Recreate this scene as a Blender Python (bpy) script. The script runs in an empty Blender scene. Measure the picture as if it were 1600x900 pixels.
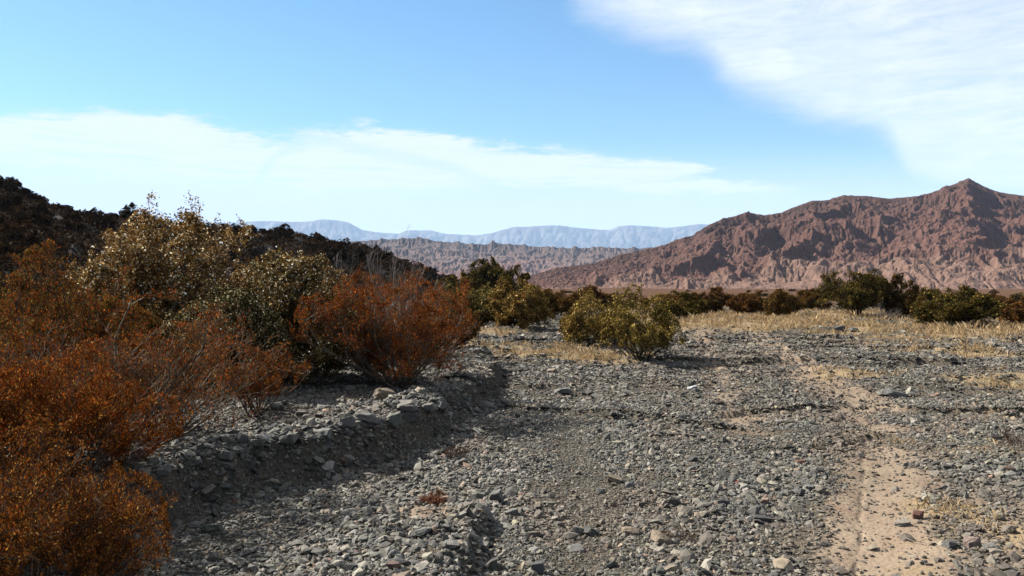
import bpy, math, random
import numpy as np
from mathutils import Vector
C = bpy.context.scene.collection
SC = bpy.context.scene
rad = math.radians
F = 1200.0                       # focal length of the photograph in its own pixels (1600 wide)
CAMZ = 1.6
# ------------------------------------------------------------------ camera
cam = bpy.data.cameras.new('camera'); cam_o = bpy.data.objects.new('camera', cam); C.objects.link(cam_o)
cam.sensor_width = 36; cam.lens = 27; cam.clip_end = 60000; cam.clip_start = 0.05
cam_o.location = (0, 0, CAMZ); cam_o.rotation_euler = (rad(90), 0, 0)
SC.camera = cam_o
# ------------------------------------------------------------------ light
SUN_EL, SUN_AZ = 41.0, -60.0     # degrees; azimuth clockwise from the view direction
EXPOSURE = 1.85
SKY_STRENGTH = 0.05
SUN_STRENGTH = 5.0
sdir = Vector((math.sin(rad(SUN_AZ))*math.cos(rad(SUN_EL)), math.cos(rad(SUN_AZ))*math.cos(rad(SUN_EL)), math.sin(rad(SUN_EL))))
sl = bpy.data.lights.new('sun', 'SUN'); sl.energy = SUN_STRENGTH; sl.angle = rad(0.5); sl.color = (1, .95, .87)
so = bpy.data.objects.new('sun', sl); C.objects.link(so)
so.rotation_euler = (-sdir).to_track_quat('-Z', 'Y').to_euler(); so.location = (-200, 100, 300)
SC.view_settings.view_transform = 'Standard'; SC.view_settings.look = 'None'
SC.view_settings.exposure = EXPOSURE; SC.view_settings.gamma = 1; SC.view_settings.use_curve_mapping = False
cy = SC.cycles
cy.use_denoising = True; cy.max_bounces = 5; cy.diffuse_bounces = 1; cy.glossy_bounces = 1
cy.transmission_bounces = 3; cy.volume_bounces = 0; cy.transparent_max_bounces = 6
cy.sample_clamp_indirect = 4; cy.caustics_reflective = False; cy.caustics_refractive = False

class NT:
    def __init__(s, tree): s.t = tree; s.n = tree.nodes; s.l = tree.links
    def new(s, typ, **kw):
        nd = s.n.new(typ)
        for k, v in kw.items(): setattr(nd, k, v)
        return nd
    def put(s, sock, v):
        if isinstance(v, bpy.types.NodeSocket): s.l.new(v, sock)
        elif v is not None:
            if hasattr(sock.default_value, '__len__') and len(sock.default_value) == 4 and len(v) == 3: v = (*v, 1)
            sock.default_value = v
    def math(s, op, a, b=None, c=None, clamp=False):
        nd = s.new('ShaderNodeMath', operation=op); nd.use_clamp = clamp
        for i, v in enumerate((a, b, c)):
            if v is not None: s.put(nd.inputs[i], v)
        return nd.outputs[0]
    def mix(s, f, a, b, blend='MIX'):
        nd = s.new('ShaderNodeMix', data_type='RGBA', blend_type=blend); nd.clamp_factor = True
        s.put(nd.inputs[0], f); s.put(nd.inputs[6], a); s.put(nd.inputs[7], b)
        return nd.outputs[2]
    def step(s, v, lo, hi, a=0., b=1.):
        nd = s.new('ShaderNodeMapRange', interpolation_type='SMOOTHSTEP')
        s.put(nd.inputs[0], v); s.put(nd.inputs[1], lo); s.put(nd.inputs[2], hi); nd.inputs[3].default_value = a; nd.inputs[4].default_value = b
        return nd.outputs[0]
    def noise(s, vec, scale, detail=4, rough=.55, dist=0.):
        nd = s.new('ShaderNodeTexNoise'); nd.inputs['Scale'].default_value = scale
        nd.inputs['Detail'].default_value = detail; nd.inputs['Roughness'].default_value = rough; nd.inputs['Distortion'].default_value = dist
        if vec is not None: s.l.new(vec, nd.inputs['Vector'])
        return nd.outputs['Fac']
    def mapv(s, vec, sc=(1, 1, 1), rot=(0, 0, 0)):
        nd = s.new('ShaderNodeMapping'); s.l.new(vec, nd.inputs[0]); nd.inputs['Scale'].default_value = sc; nd.inputs['Rotation'].default_value = rot
        return nd.outputs[0]

# ------------------------------------------------------------------ sky (Nishita, thin cloud sheets by compass direction)
world = bpy.data.worlds.new('World'); SC.world = world; world.use_nodes = True
W = NT(world.node_tree); W.n.clear()
sky = W.new('ShaderNodeTexSky', sky_type='NISHITA'); sky.sun_disc = False
sky.sun_elevation = rad(SUN_EL); sky.sun_rotation = rad(SUN_AZ % 360); sky.altitude = 1400
sky.air_density = 1.0; sky.dust_density = 0.35; sky.ozone_density = 1.6
tc = W.new('ShaderNodeTexCoord')
sx = W.new('ShaderNodeSeparateXYZ'); W.l.new(tc.outputs['Generated'], sx.inputs[0])
X, Y, Z = sx.outputs
az = W.math('ARCTAN2', X, Y)                                        # radians right of the view direction
el = W.math('ARCSINE', Z)
comb = W.new('ShaderNodeCombineXYZ'); W.l.new(az, comb.inputs[0]); W.l.new(el, comb.inputs[1])
def azel(px, py):
    x, z = (px-800)/F, (450-py)/F
    return math.atan(x), math.atan(z/math.sqrt(1+x*x))
def curve(pts, x):
    """float curve through photo points: azimuth -> elevation (both scaled into 0..1)"""
    nd = W.new('ShaderNodeFloatCurve'); cm = nd.mapping; cv = cm.curves[0]
    P = sorted(((azel(*p)[0]+1)/2, azel(*p)[1]/.8) for p in pts)
    cv.points[0].location = P[0]; cv.points[1].location = P[-1]
    for p in P[1:-1]: cv.points.new(*p)
    cm.extend = 'HORIZONTAL'; cm.update()
    W.l.new(W.math('MULTIPLY_ADD', x, .5, .5), nd.inputs['Value'])
    return W.math('MULTIPLY', nd.outputs[0], .8)
str_v = W.mapv(comb.outputs[0], (2.2, 11, 1), (0, 0, rad(5)))
big = W.noise(str_v, 1.6, 7, .62, .6)
fine = W.noise(W.mapv(comb.outputs[0], (5, 26, 1), (0, 0, rad(4))), 2.2, 6, .68, .9)
puff = W.noise(W.mapv(comb.outputs[0], (3.2, 6.5, 1), (0, 0, rad(-28))), 2.1, 7, .6, .7)
streak = W.noise(W.mapv(comb.outputs[0], (3.0, 34, 1), (0, 0, rad(6))), 1.9, 8, .66, 1.3)
fine2 = W.noise(W.mapv(comb.outputs[0], (14, 60, 1), (0, 0, rad(7))), 2.4, 6, .7, 1.2)
wob = W.math('ADD', W.math('MULTIPLY', W.math('SUBTRACT', fine2, .5), .035), W.math('ADD', W.math('MULTIPLY', W.math('SUBTRACT', big, .5), .10), W.math('MULTIPLY', W.math('SUBTRACT', fine, .5), .06)))
# low band on the left and middle
top = curve([(-300, 150), (0, 166), (180, 172), (300, 190), (420, 208), (500, 200), (560, 196), (720, 206), (820, 228), (1000, 244), (1150, 270), (1300, 300), (1600, 330)], az)
bot = curve([(-300, 235), (0, 262), (300, 292), (560, 308), (700, 306), (900, 306), (1150, 312), (1300, 316), (1600, 345)], az)
a1 = W.step(W.math('SUBTRACT', W.math('ADD', top, W.math('MULTIPLY', wob, .75)), el), -.003, .016)
b1 = W.step(W.math('SUBTRACT', el, W.math('ADD', bot, W.math('MULTIPLY', wob, .5))), -.02, .022)
band = W.math('MULTIPLY', W.math('MULTIPLY', a1, b1), W.step(big, .22, .5, .85, 1.0))
gap = curve([(-300, 560), (380, 300), (480, 222), (600, 243), (720, 268), (800, 300), (900, 330), (1600, 380)], az)
gd = W.math('ABSOLUTE', W.math('SUBTRACT', W.math('ADD', gap, W.math('MULTIPLY', wob, .3)), el))
band = W.math('MULTIPLY', band, W.step(gd, .0, .014, .72, 1.0))
# the large sheet at the upper right
edge = curve([(-400, -450), (700, -150), (860, -30), (900, 22), (1000, 68), (1090, 98), (1150, 152), (1290, 208), (1380, 244), (1440, 320), (1600, 345), (2200, 345)], az)
e2 = W.math('SUBTRACT', el, W.math('ADD', edge, W.math('MULTIPLY', wob, .55)))
s2 = W.step(e2, -.012, .05)
sheet = W.math('MULTIPLY', s2, W.math('MULTIPLY', W.step(puff, .28, .66, .80, 1.0), W.math('MULTIPLY', W.step(streak, .25, .6, .84, 1.0), W.step(fine, .32, .62, .74, 1.0))))
core = W.math('MULTIPLY', W.step(e2, .0, .05), W.step(e2, .10, .32, 1., .0))
# thin stray wisps in the blue
wisp = W.math('MULTIPLY', W.step(W.noise(W.mapv(comb.outputs[0], (6, 20, 1)), 2.4, 6, .6, .5), .66, .82), .35)
band = W.math('MULTIPLY', band, W.step(streak, .30, .56, .68, 1.08), clamp=True)
lowv = curve([(-300, 240), (300, 262), (700, 290), (1200, 300), (1600, 300), (1900, 300)], az)
veil = W.math('MULTIPLY', W.step(W.math('SUBTRACT', el, lowv), -.05, .07, 1, 0), W.step(streak, .2, .7, .92, 1.0))
cloud = W.math('MAXIMUM', W.math('MAXIMUM', band, sheet), W.math('MAXIMUM', wisp, veil))
skyc = W.new('ShaderNodeHueSaturation'); skyc.inputs['Saturation'].default_value = 1.24; skyc.inputs['Value'].default_value = .92; skyc.inputs['Hue'].default_value = .489
W.l.new(sky.outputs[0], skyc.inputs['Color'])
cloud_col = W.mix(core, (4.9, 5.0, 5.5), (5.8, 5.9, 6.1))
cloud_col = W.mix(W.math('MULTIPLY', band, 1.0), cloud_col, (5.4, 5.6, 5.75))
col = W.mix(W.math('MULTIPLY', cloud, .93), skyc.outputs[0], cloud_col)
bg = W.new('ShaderNodeBackground'); bg.inputs['Strength'].default_value = SKY_STRENGTH; W.l.new(col, bg.inputs['Color'])
wo = W.new('ShaderNodeOutputWorld'); W.l.new(bg.outputs[0], wo.inputs['Surface'])

# ------------------------------------------------------------------ numpy noise
def _h(ix, iy, seed):
    h = (ix.astype(np.int64)*374761393 + iy.astype(np.int64)*668265263 + seed*1274126177) & 0xffffffff
    h = ((h ^ (h >> 13))*1274126177) & 0xffffffff
    h = ((h ^ (h >> 15))*2246822519) & 0xffffffff
    return (h ^ (h >> 16)) & 0xffffffff
def perlin(x, y, seed=0):
    ix, iy = np.floor(x), np.floor(y); fx, fy = x-ix, y-iy
    u, v = fx*fx*fx*(fx*(fx*6-15)+10), fy*fy*fy*(fy*(fy*6-15)+10)
    def g(dx, dy):
        a = _h(ix+dx, iy+dy, seed)*(2*math.pi/4294967296.0)
        return np.cos(a)*(fx-dx)+np.sin(a)*(fy-dy)
    n0 = g(0, 0)*(1-u)+g(1, 0)*u; n1 = g(0, 1)*(1-u)+g(1, 1)*u
    return (n0*(1-v)+n1*v)*1.5
def fbm(x, y, o=4, seed=0, gain=.5, lac=2.03):
    s = 0; a = 1.; t = 0
    for i in range(o):
        s = s+a*perlin(x, y, seed+i*17); t += a; a *= gain; x = x*lac+3.1; y = y*lac+1.7
    return s/t
def ridged(x, y, o=5, seed=0, gain=.5, lac=2.1, sharp=1.0):
    s = 0; a = 1.; t = 0; w = 1.
    for i in range(o):
        n = np.clip(1-np.abs(perlin(x, y, seed+i*13))*1.6, 0, 1)**(1+sharp)
        s = s+a*n*w; t += a; w = np.clip(n*1.6, .15, 1); a *= gain; x = x*lac+5.3; y = y*lac+2.9
    return s/t
def sst(x, a, b):
    t = np.clip((x-a)/(b-a), 0, 1); return t*t*(3-2*t)

def erode(x, y, z, n_it=14, K=.02, m=.45, talus=None):
    nr, na = z.shape; N = nr*na; idx = np.arange(N).reshape(nr, na)
    area = np.abs(np.gradient(x, axis=1)*np.gradient(y, axis=0))
    sh = [(-1,-1),(-1,0),(-1,1),(0,-1),(0,1),(1,-1),(1,0),(1,1)]
    for it in range(n_it):
        best = np.zeros((nr, na)); rec = idx.copy(); dist = np.ones((nr, na))
        for dy, dx in sh:
            s = (slice(max(0,-dy), nr-max(0,dy)), slice(max(0,-dx), na-max(0,dx))); t = (slice(max(0,dy), nr+min(0,dy)), slice(max(0,dx), na+min(0,dx)))
            dd = np.hypot(x[t]-x[s], y[t]-y[s]); sl = (z[s]-z[t])/dd
            mk = sl > best[s]; best[s] = np.where(mk, sl, best[s]); rec[s] = np.where(mk, idx[t], rec[s]); dist[s] = np.where(mk, dd, dist[s])
        rec[0] = idx[0]; rec[-1] = idx[-1]
        order = np.argsort(-z.ravel()).tolist(); r = rec.ravel().tolist(); A = area.ravel().tolist()
        for i in order:
            j = r[i]
            if j != i: A[j] += A[i]
        f = (K*np.array(A)**m/dist.ravel()).tolist(); Z = z.ravel().tolist()
        for i in reversed(order):
            j = r[i]
            if j != i: k = f[i]; Z[i] = (Z[i]+k*Z[j])/(1+k)
        z = np.array(Z).reshape(nr, na)
        # slope-limited creep
        L = np.zeros_like(z); L[1:-1,1:-1] = (z[:-2,1:-1]+z[2:,1:-1]+z[1:-1,:-2]+z[1:-1,2:])/4-z[1:-1,1:-1]; z = z+.12*L
    return z
def up2(a):
    b = np.empty((a.shape[0], a.shape[1]*2-1)); b[:, ::2] = a; b[:, 1::2] = (a[:, 1:]+a[:, :-1])/2
    c = np.empty((a.shape[0]*2-1, b.shape[1])); c[::2] = b; c[1::2] = (b[1:]+b[:-1])/2; return c

# ------------------------------------------------------------------ mesh helpers
def mesh(name, V, Q=None, T=None, attrs=None, smooth=False):
    me = bpy.data.meshes.new(name)
    V = np.asarray(V, np.float32)
    nq = 0 if Q is None else len(Q); nt = 0 if T is None else len(T)
    me.vertices.add(len(V)); me.vertices.foreach_set('co', V.ravel())
    loops = []
    if nq: loops.append(np.asarray(Q, np.int32).ravel())
    if nt: loops.append(np.asarray(T, np.int32).ravel())
    L = np.concatenate(loops)
    me.loops.add(len(L)); me.loops.foreach_set('vertex_index', L)
    me.polygons.add(nq+nt)
    st = np.concatenate([np.arange(nq)*4, nq*4+np.arange(nt)*3]).astype(np.int32)
    me.polygons.foreach_set('loop_start', st)
    me.polygons.foreach_set('use_smooth', np.full(nq+nt, smooth))
    if attrs:
        for k, a in attrs.items():
            a = np.asarray(a, np.float32)
            if a.ndim == 1:
                at = me.attributes.new(k, 'FLOAT', 'POINT'); at.data.foreach_set('value', a)
            else:
                at = me.attributes.new(k, 'FLOAT_COLOR', 'POINT')
                at.data.foreach_set('color', np.concatenate([a, np.ones((len(a), 1), np.float32)], 1).ravel())
    me.update(calc_edges=True); me.validate()
    return me
def obj(name, me, mat, parent=None):
    o = bpy.data.objects.new(name, me); C.objects.link(o)
    for m in (mat if isinstance(mat, (list, tuple)) else [mat]): me.materials.append(m)
    if parent: o.parent = parent
    return o
def tag(o, label=None, cat=None, group=None, kind=None):
    for k, v in (('label', label), ('category', cat), ('group', group), ('kind', kind)):
        if v: o[k] = v
    return o
def empty(name, loc, rz=0):
    o = bpy.data.objects.new(name, None); C.objects.link(o); o.location = loc; o.rotation_euler = (0, 0, rz); o.empty_display_size = .2
    return o
def grid_quads(n, m):
    i = np.arange((n-1)*(m-1)); r, c = i//(m-1), i % (m-1); a = r*m+c
    return np.stack([a, a+1, a+m+1, a+m], 1)

# ------------------------------------------------------------------ materials
def material(name):
    m = bpy.data.materials.new(name); m.use_nodes = True
    N = NT(m.node_tree); N.n.clear(); out = N.new('ShaderNodeOutputMaterial'); return m, N, out
def bump(N, h, strength, dist):
    b = N.new('ShaderNodeBump'); b.inputs['Strength'].default_value = strength; b.inputs['Distance'].default_value = dist
    N.l.new(h, b.inputs['Height']); return b.outputs[0]
def princ(N, out, colr, rough=.9, normal=None, spec=.25):
    p = N.new('ShaderNodeBsdfPrincipled'); N.put(p.inputs['Base Color'], colr); N.put(p.inputs['Roughness'], rough)
    p.inputs['Specular IOR Level'].default_value = spec
    if normal is not None: N.l.new(normal, p.inputs['Normal'])
    N.l.new(p.outputs[0], out.inputs['Surface']); return p
def attr(N, name, what='Color'):
    a = N.new('ShaderNodeAttribute'); a.attribute_name = name; return a.outputs[what]
def pos(N): return N.new('ShaderNodeNewGeometry').outputs['Position']

def mat_ground():
    m, N, out = material('river_gravel_ground'); P = pos(N)
    sand, straw = attr(N, 'sand', 'Fac'), attr(N, 'straw', 'Fac')
    vo = N.new('ShaderNodeTexVoronoi'); vo.inputs['Scale'].default_value = 30; N.l.new(P, vo.inputs['Vector'])
    vo2 = N.new('ShaderNodeTexVoronoi'); vo2.inputs['Scale'].default_value = 9; N.l.new(P, vo2.inputs['Vector'])
    n1 = N.noise(P, 2.2, 6, .6); n2 = N.noise(P, 60, 4, .7); n3 = N.noise(P, .35, 5, .6)
    cr = N.new('ShaderNodeSeparateColor'); N.l.new(vo.outputs['Color'], cr.inputs[0])
    cr2 = N.new('ShaderNodeSeparateColor'); N.l.new(vo2.outputs['Color'], cr2.inputs[0])
    g = N.mix(cr.outputs[0], (.028, .024, .019), (.090, .076, .058))
    g = N.mix(N.math('MULTIPLY', cr2.outputs[0], .5), g, (.045, .044, .038))
    g = N.mix(N.step(n1, .5, .72, 0, .55), g, (.115, .088, .060))
    sc_ = N.mix(n2, (.135, .103, .074), (.20, .158, .114))
    sc_ = N.mix(N.step(n1, .4, .7), sc_, (.14, .10, .072))
    st = N.mix(N.noise(P, 14, 5, .7), (.10, .075, .045), (.24, .18, .11))
    sc_ = N.mix(N.step(N.noise(P, 22, 5, .7), .56, .68, 0, .7), sc_, (.07, .058, .045))
    c = N.mix(N.step(N.math('ADD', sand, N.math('MULTIPLY', N.math('SUBTRACT', n2, .5), .5)), .3, .7), g, sc_)
    c = N.mix(N.step(N.math('ADD', straw, N.math('MULTIPLY', N.math('SUBTRACT', n1, .5), 1.2)), .3, .75), c, st)
    c = N.mix(attr(N, 'far', 'Fac'), c, N.mix(n3, (.045, .024, .014), (.09, .052, .034)))
    c = N.mix(N.step(n3, .35, .7, 0, .25), c, (.025, .024, .021))
    h = N.math('ADD', N.math('MULTIPLY', vo.outputs['Distance'], -1.0), N.math('MULTIPLY', n2, .8))
    rough_amt = N.step(sand, .3, .8, 1.0, .35)
    nb = bump(N, N.math('MULTIPLY', h, rough_amt), .9, .02)
    princ(N, out, c, 1., nb, 0.); return m
def mat_stone():
    m, N, out = material('slate_stone'); P = pos(N)
    n = N.noise(P, 45, 5, .65); n2 = N.noise(P, 9, 4, .6)
    c = N.mix(N.step(n, .3, .75, 0, .6), attr(N, 'col'), (.022, .022, .021), 'MIX')
    c = N.mix(N.step(n2, .45, .8, 0, .35), c, (.10, .08, .055))
    princ(N, out, c, .8, bump(N, n, .5, .01), .3); return m
def mat_rock(name, ramp, scale, bscale, bstr, bdist):
    """rock that varies by its own noise and by the 'band' attribute (0..1)"""
    m, N, out = material(name); P = pos(N)
    b = attr(N, 'band', 'Fac')
    n1 = N.noise(P, scale, 7, .62, .4); n2 = N.noise(P, scale*9, 6, .7)
    f = N.math('ADD', b, N.math('MULTIPLY', N.math('SUBTRACT', n1, .5), .7), clamp=True)
    r = N.new('ShaderNodeValToRGB'); N.l.new(f, r.inputs[0])
    e = r.color_ramp.elements
    e[0].position = ramp[0][0]; e[0].color = (*ramp[0][1], 1); e[1].position = ramp[-1][0]; e[1].color = (*ramp[-1][1], 1)
    for p, c_ in ramp[1:-1]:
        q = e.new(p); q.color = (*c_, 1)
    c = N.mix(N.step(n2, .35, .7, 0, .5), r.outputs[0], tuple(v*.55 for v in ramp[0][1]))
    h = N.noise(P, bscale, 9, .68, .3)
    princ(N, out, c, .95, bump(N, h, bstr, bdist), .1); return m
def mat_leaf(name, trans=.35):
    m, N, out = material(name); c = attr(N, 'col')
    d = N.new('ShaderNodeBsdfDiffuse'); N.l.new(c, d.inputs[0])
    t = N.new('ShaderNodeBsdfTranslucent'); N.l.new(c, t.inputs[0])
    mx = N.new('ShaderNodeMixShader'); mx.inputs[0].default_value = trans
    N.l.new(d.outputs[0], mx.inputs[1]); N.l.new(t.outputs[0], mx.inputs[2]); N.l.new(mx.outputs[0], out.inputs['Surface']); return m
def mat_bark(name, a, b):
    m, N, out = material(name); P = pos(N)
    princ(N, out, N.mix(N.noise(P, 25, 4, .6), a, b), .9, None, .1); return m
M_ground = mat_ground(); M_stone = mat_stone()
M_leaf = mat_leaf('shrub_leaf', .22); M_grass = mat_leaf('dry_grass_blade', .3)
M_bark = mat_bark('brown_bark', (.02, .012, .008), (.07, .042, .026)); M_grey = mat_bark('grey_dead_wood', (.05, .042, .036), (.17, .145, .125))
M_palebark = mat_bark('pale_bark', (.04, .03, .02), (.13, .105, .075))

# ------------------------------------------------------------------ ground
def px2x(px, d): return (px-800)/F*d
EDGE_Y = np.array([-20, 1.5, 3.0, 4.3, 5.2, 6.1, 7.0, 8.0, 9.2, 10.5, 12.5, 16, 22, 30, 45, 80, 200])
EDGE_X = np.array([-9, -4.0, -3.2, -2.85, -2.45, -1.95, -1.15, -.72, -.52, -.35, -.25, -.45, -1.2, -2.2, -4.5, -9, -30])
RUT_Y = np.array([2, 4.27, 7.25, 10.5, 12.8, 17.5, 27, 45, 90]); RUT_X = np.array([1.0, 2.02, 3.42, 4.7, 5.3, 6.2, 8.4, 12, 22])
def bank_d(x, y):
    return (np.interp(y, EDGE_Y, EDGE_X)-x)*.8 + fbm(x*1.6, y*1.6, 3, 5)*.16 + perlin(x*.5, y*.5, 8)*.12
def terrace_h(y): return np.interp(y, [0, 4.5, 7, 12, 20, 35, 60], [.33, .33, .32, .30, .2, .15, .05])
def ground_z(x, y):
    x = np.asarray(x, float); y = np.asarray(y, float)
    r = np.hypot(x, y)
    d = bank_d(x, y)
    z = sst(d, -.05, .09)*terrace_h(y)
    z = z+np.exp(-((d-.28)/.2)**2)*.07*sst(d, -.1, .1)*(r < 30)
    z = z+sst(d, .2, 1.5)*fbm(x*1.3, y*1.3, 4, 21)*.14*np.exp(-r/40)
    # low stony rib in the foreground with a sharp right side
    ex = -.20+.05*(y-4.3)+fbm(y*2.2, y*.3, 2, 31)*.12
    rib = sst(ex-x, -.03, .10)*(1-sst(-x, .75, 1.5))*(1-sst(y, 5.0, 5.9))
    z = z+rib*(.12+fbm(x*5, y*5, 3, 33)*.03)
    # ruts and lanes
    rc = np.interp(y, RUT_Y, RUT_X)
    z = z-.045*np.exp(-((x-rc)/.24)**2)*np.exp(-r/40)
    z = z-.015*np.exp(-((x-rc+.10+.02*perlin(y*2.3, y*0, 6)+.008*perlin(y*9, y*0, 7))/.018)**2)*(y < 8)*sst(perlin(y*3.7, x*0, 77), -.25, .1)
    lane = np.interp(y, [2, 4, 6, 9, 14, 30], [.35, .42, .55, .62, 1.5, 6])
    z = z-.035*np.exp(-((x-lane)/.22)**2)*(r < 30)
    z = z-.03*np.exp(-((x-np.interp(y, [2, 5, 12, 30], [1.3, 1.9, 3.2, 7]))/.3)**2)*(r < 30)
    amp = np.clip(r/14, .6, 2.4)
    z = z+fbm(x*.55, y*.55, 4, 41)*.06*amp*(r < 400)+fbm(x*4, y*4, 3, 47)*.018
    # small scarps across the bed
    s = fbm(x*.28+3, y*.6, 4, 51); z = z+.07*sst(s, .02, .055)*sst(r, 7, 10)*(r < 90)
    s = fbm(x*.35+9, y*.45, 4, 57); z = z+.08*sst(s, .12, .15)*sst(r, 12, 16)*(r < 90)
    return z+fbm(x*.01, y*.01, 3, 61)*sst(r, 60, 400)*3
def sand_mask(x, y):
    rc = np.interp(y, RUT_Y, RUT_X); r = np.hypot(x, y)
    w = .35+.012*y+.10*perlin(y*1.7, y*.1+x*.8, 3)+.06*perlin(y*5, x*5, 9)
    s = .92*np.exp(-(np.abs(x-rc-.05)/w)**2.4)*(1-.5*sst(y, 7.0, 8.0)*(1-sst(y, 9, 11)))*(.5+.5*sst(30-r, 0, 15))
    s = np.maximum(s, .95*np.exp(-(((x+.62)/.28)**2+((y-5.15)/.32)**2)))          # dust on the rib
    s = np.maximum(s, .8*np.exp(-(((x+1.9)/.6)**2+((y-9.0)/.35)**2)))
    s = np.maximum(s, .9*np.exp(-(((x-2.85)/.5)**2+((y-9.3)/.5)**2)))
    s = np.maximum(s, .9*np.exp(-(((x-4.3)/.6)**2+((y-8.7)/.35)**2)))
    rc2 = rc-1.75; s = np.maximum(s, .42*np.exp(-(np.abs(x-rc2)/(w*.9))**2.4)*sst(y, 7, 10))
    s = np.maximum(s, .75*np.exp(-(((x-3.7)/1.0)**2+((y-4.9)/.9)**2))*sst(x, 2.2, 2.6))
    s = s+fbm(x*1.7, y*.9, 4, 71)*.55*(x > np.interp(y, EDGE_Y, EDGE_X))+.16*sst(x, .8, 3)
    s = s-.5*sst(bank_d(x, y), -.25, -.05)*(1-sst(bank_d(x, y), .6, 1.2))
    return np.clip(s, 0, 1)
GP = [(-.2, 19, 2.2, 2.4, .9), (1.5, 17.6, 1.5, 1.6, 1.9), (2.0, 15.9, .8, .6, 1.6), (9.5, 34, 6, 7, 1.), (18, 28, 7, 5, 1.), (10.5, 18.5, 2.2, 1.8, .85), (13, 40, 8, 8, .8),
      (22, 45, 12, 12, .8), (7, 50, 9, 12, .7), (-1, 26, 3, 1.5, .6), (4.0, 8.0, .45, .4, .7), (6.2, 9.3, .9, .7, .6), (3.0, 10.5, 1.0, .7, .5), (4.6, 6.0, .6, .6, .55), (14, 23, 4, 3, .8), (3.2, 5.3, .3, .7, 1.2), (3.0, 7.6, .5, .35, 1.1), (4.6, 7.4, .5, .5, 1.1), (8.5, 12.5, 1.6, 1.0, 1.0), (6.2, 14, 1.2, .8, .9)]
def straw_mask(x, y):
    s = 0*x
    for cx, cy_, a, b, k in GP: s = np.maximum(s, k*np.exp(-(((x-cx)/a)**2+((y-cy_)/b)**2)**1.3))
    return np.clip(s+fbm(x*.5, y*.35, 5, 81)*1.1-.12+.17*sst(y, 16, 26)*sst(x, 4, 8)+.35*sst(np.hypot(x, y), 50, 100), 0, 1)
azs = np.concatenate([np.linspace(-180, -44, 40, endpoint=False), np.linspace(-44, 44, 760, endpoint=False), np.linspace(44, 180, 41)])
rs = np.concatenate([[0.0, .5], np.geomspace(1.0, 60, 430), np.geomspace(61, 22000, 190)])
A, R = np.meshgrid(np.radians(azs), rs)
gx, gy = (np.sin(A)*R).ravel(), (np.cos(A)*R).ravel()
gz = ground_z(gx, gy)
g = obj('ground', mesh('ground', np.stack([gx, gy, gz], 1), grid_quads(len(rs), len(azs))[:, ::-1], attrs={'sand': sand_mask(gx, gy), 'straw': straw_mask(gx, gy), 'far': sst(np.hypot(gx, gy), 55, 110)}, smooth=True), M_ground)
tag(g, kind='structure')

# ------------------------------------------------------------------ hills (polar strips: true distance, true height)
def hill(name, sil, r0, rc, r1, az0, az1, na, nr, shape, mat, noisef, bandf, zbase=-3., erosion=None, finef=None, pre=None):
    """sil: photo points of the crest; r0 foot, rc crest, r1 back foot (numbers or functions of pixel x)"""
    pxs = np.linspace(az0, az1, na); hy = np.interp(pxs, [p[0] for p in sil], [p[1] for p in sil])
    f = lambda v: np.array([v(p) for p in pxs]) if callable(v) else np.full(na, float(v))
    R0, RC, R1 = f(r0), f(rc), f(r1)
    front = np.linspace(0, 1, nr); back = np.linspace(1, 2, nr//4)[1:]
    t = np.concatenate([front, back])
    Tm, _ = np.meshgrid(t, pxs, indexing='ij')
    D = np.where(Tm <= 1, R0+(RC-R0)*Tm, RC+(R1-RC)*(Tm-1))          # forward distance (y)
    x = (pxs-800)/F*D; y = D
    crest = CAMZ+(450-hy)/F*RC
    base = shape(np.where(Tm <= 1, Tm, 2-Tm))
    z = zbase+(crest-zbase)*base
    env = np.clip(base*1.0, 0, 1)
    z = z+noisef(x, y, Tm, env, pxs)
    if pre: z = pre(x, y, z, Tm)
    if erosion:
        z = erode(x, y, z, *erosion); ic = nr-1
        z = z+(crest-z[ic])[None]*np.exp(-((Tm-1)/.07)**2)
        x, y, z, Tm, pxs = up2(x), up2(y), up2(z), up2(Tm), np.interp(np.arange(na*2-1)/2, np.arange(na), pxs); t = Tm[:, 0]; na = na*2-1
        z = z+finef(x, y, Tm)
    V = np.stack([x.ravel(), y.ravel(), z.ravel()], 1)
    o = obj(name, mesh(name, V, grid_quads(len(t), na), attrs={'band': bandf(x, y, z, Tm, pxs).ravel()}, smooth=True), mat)
    tag(o, kind='structure'); return o, (pxs, t, x, y, z)

# far blue range, about 14 km away
sil_far = [(-200, 350), (200, 350), (382, 347), (410, 345), (460, 347), (485, 346), (500, 343), (525, 344), (545, 348), (565, 359), (587, 363), (622, 365), (637, 360), (675, 360), (692, 365), (743, 368), (770, 364), (800, 355),
           (830, 354), (860, 352), (878, 353), (902, 356), (938, 359), (953, 359), (965, 354), (983, 352), (1010, 353), (1040, 356), (1070, 353), (1094, 350), (1112, 351), (1250, 345), (1700, 350), (1900, 360)]
def nf(x, y, t, e, p):
    w = fbm(x/900, y/900, 3, 5)*.6
    gul = ridged(x/520+w, y/1600+w, 6, 100, gain=.55)
    return (gul-.55)*160*np.sin(np.clip(t, 0, 1)*math.pi)**.8*(t <= 1)+fbm(x/220, y/220, 5, 3)*90*np.clip(t, 0, 1)*(t < .97)
M_far = mat_rock('far_range_rock', [(0.0, (0.02, 0.017, 0.014)), (0.5, (0.06, 0.05, 0.042)), (1.0, (0.20, 0.18, 0.155))], .0016, .004, .8, 40)
hill('far_mountain_range', sil_far, 11800, 14000, 16000, -150, 1850, 650, 110, lambda t: np.clip(t, 0, 1)**1.1, M_far, nf, lambda x, y, z, t, p: .25+.5*np.clip(t, 0, 1)**2, -30, erosion=(8, .10, .45), finef=lambda x, y, t: fbm(x/60, y/60, 3, 4)*8)
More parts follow.
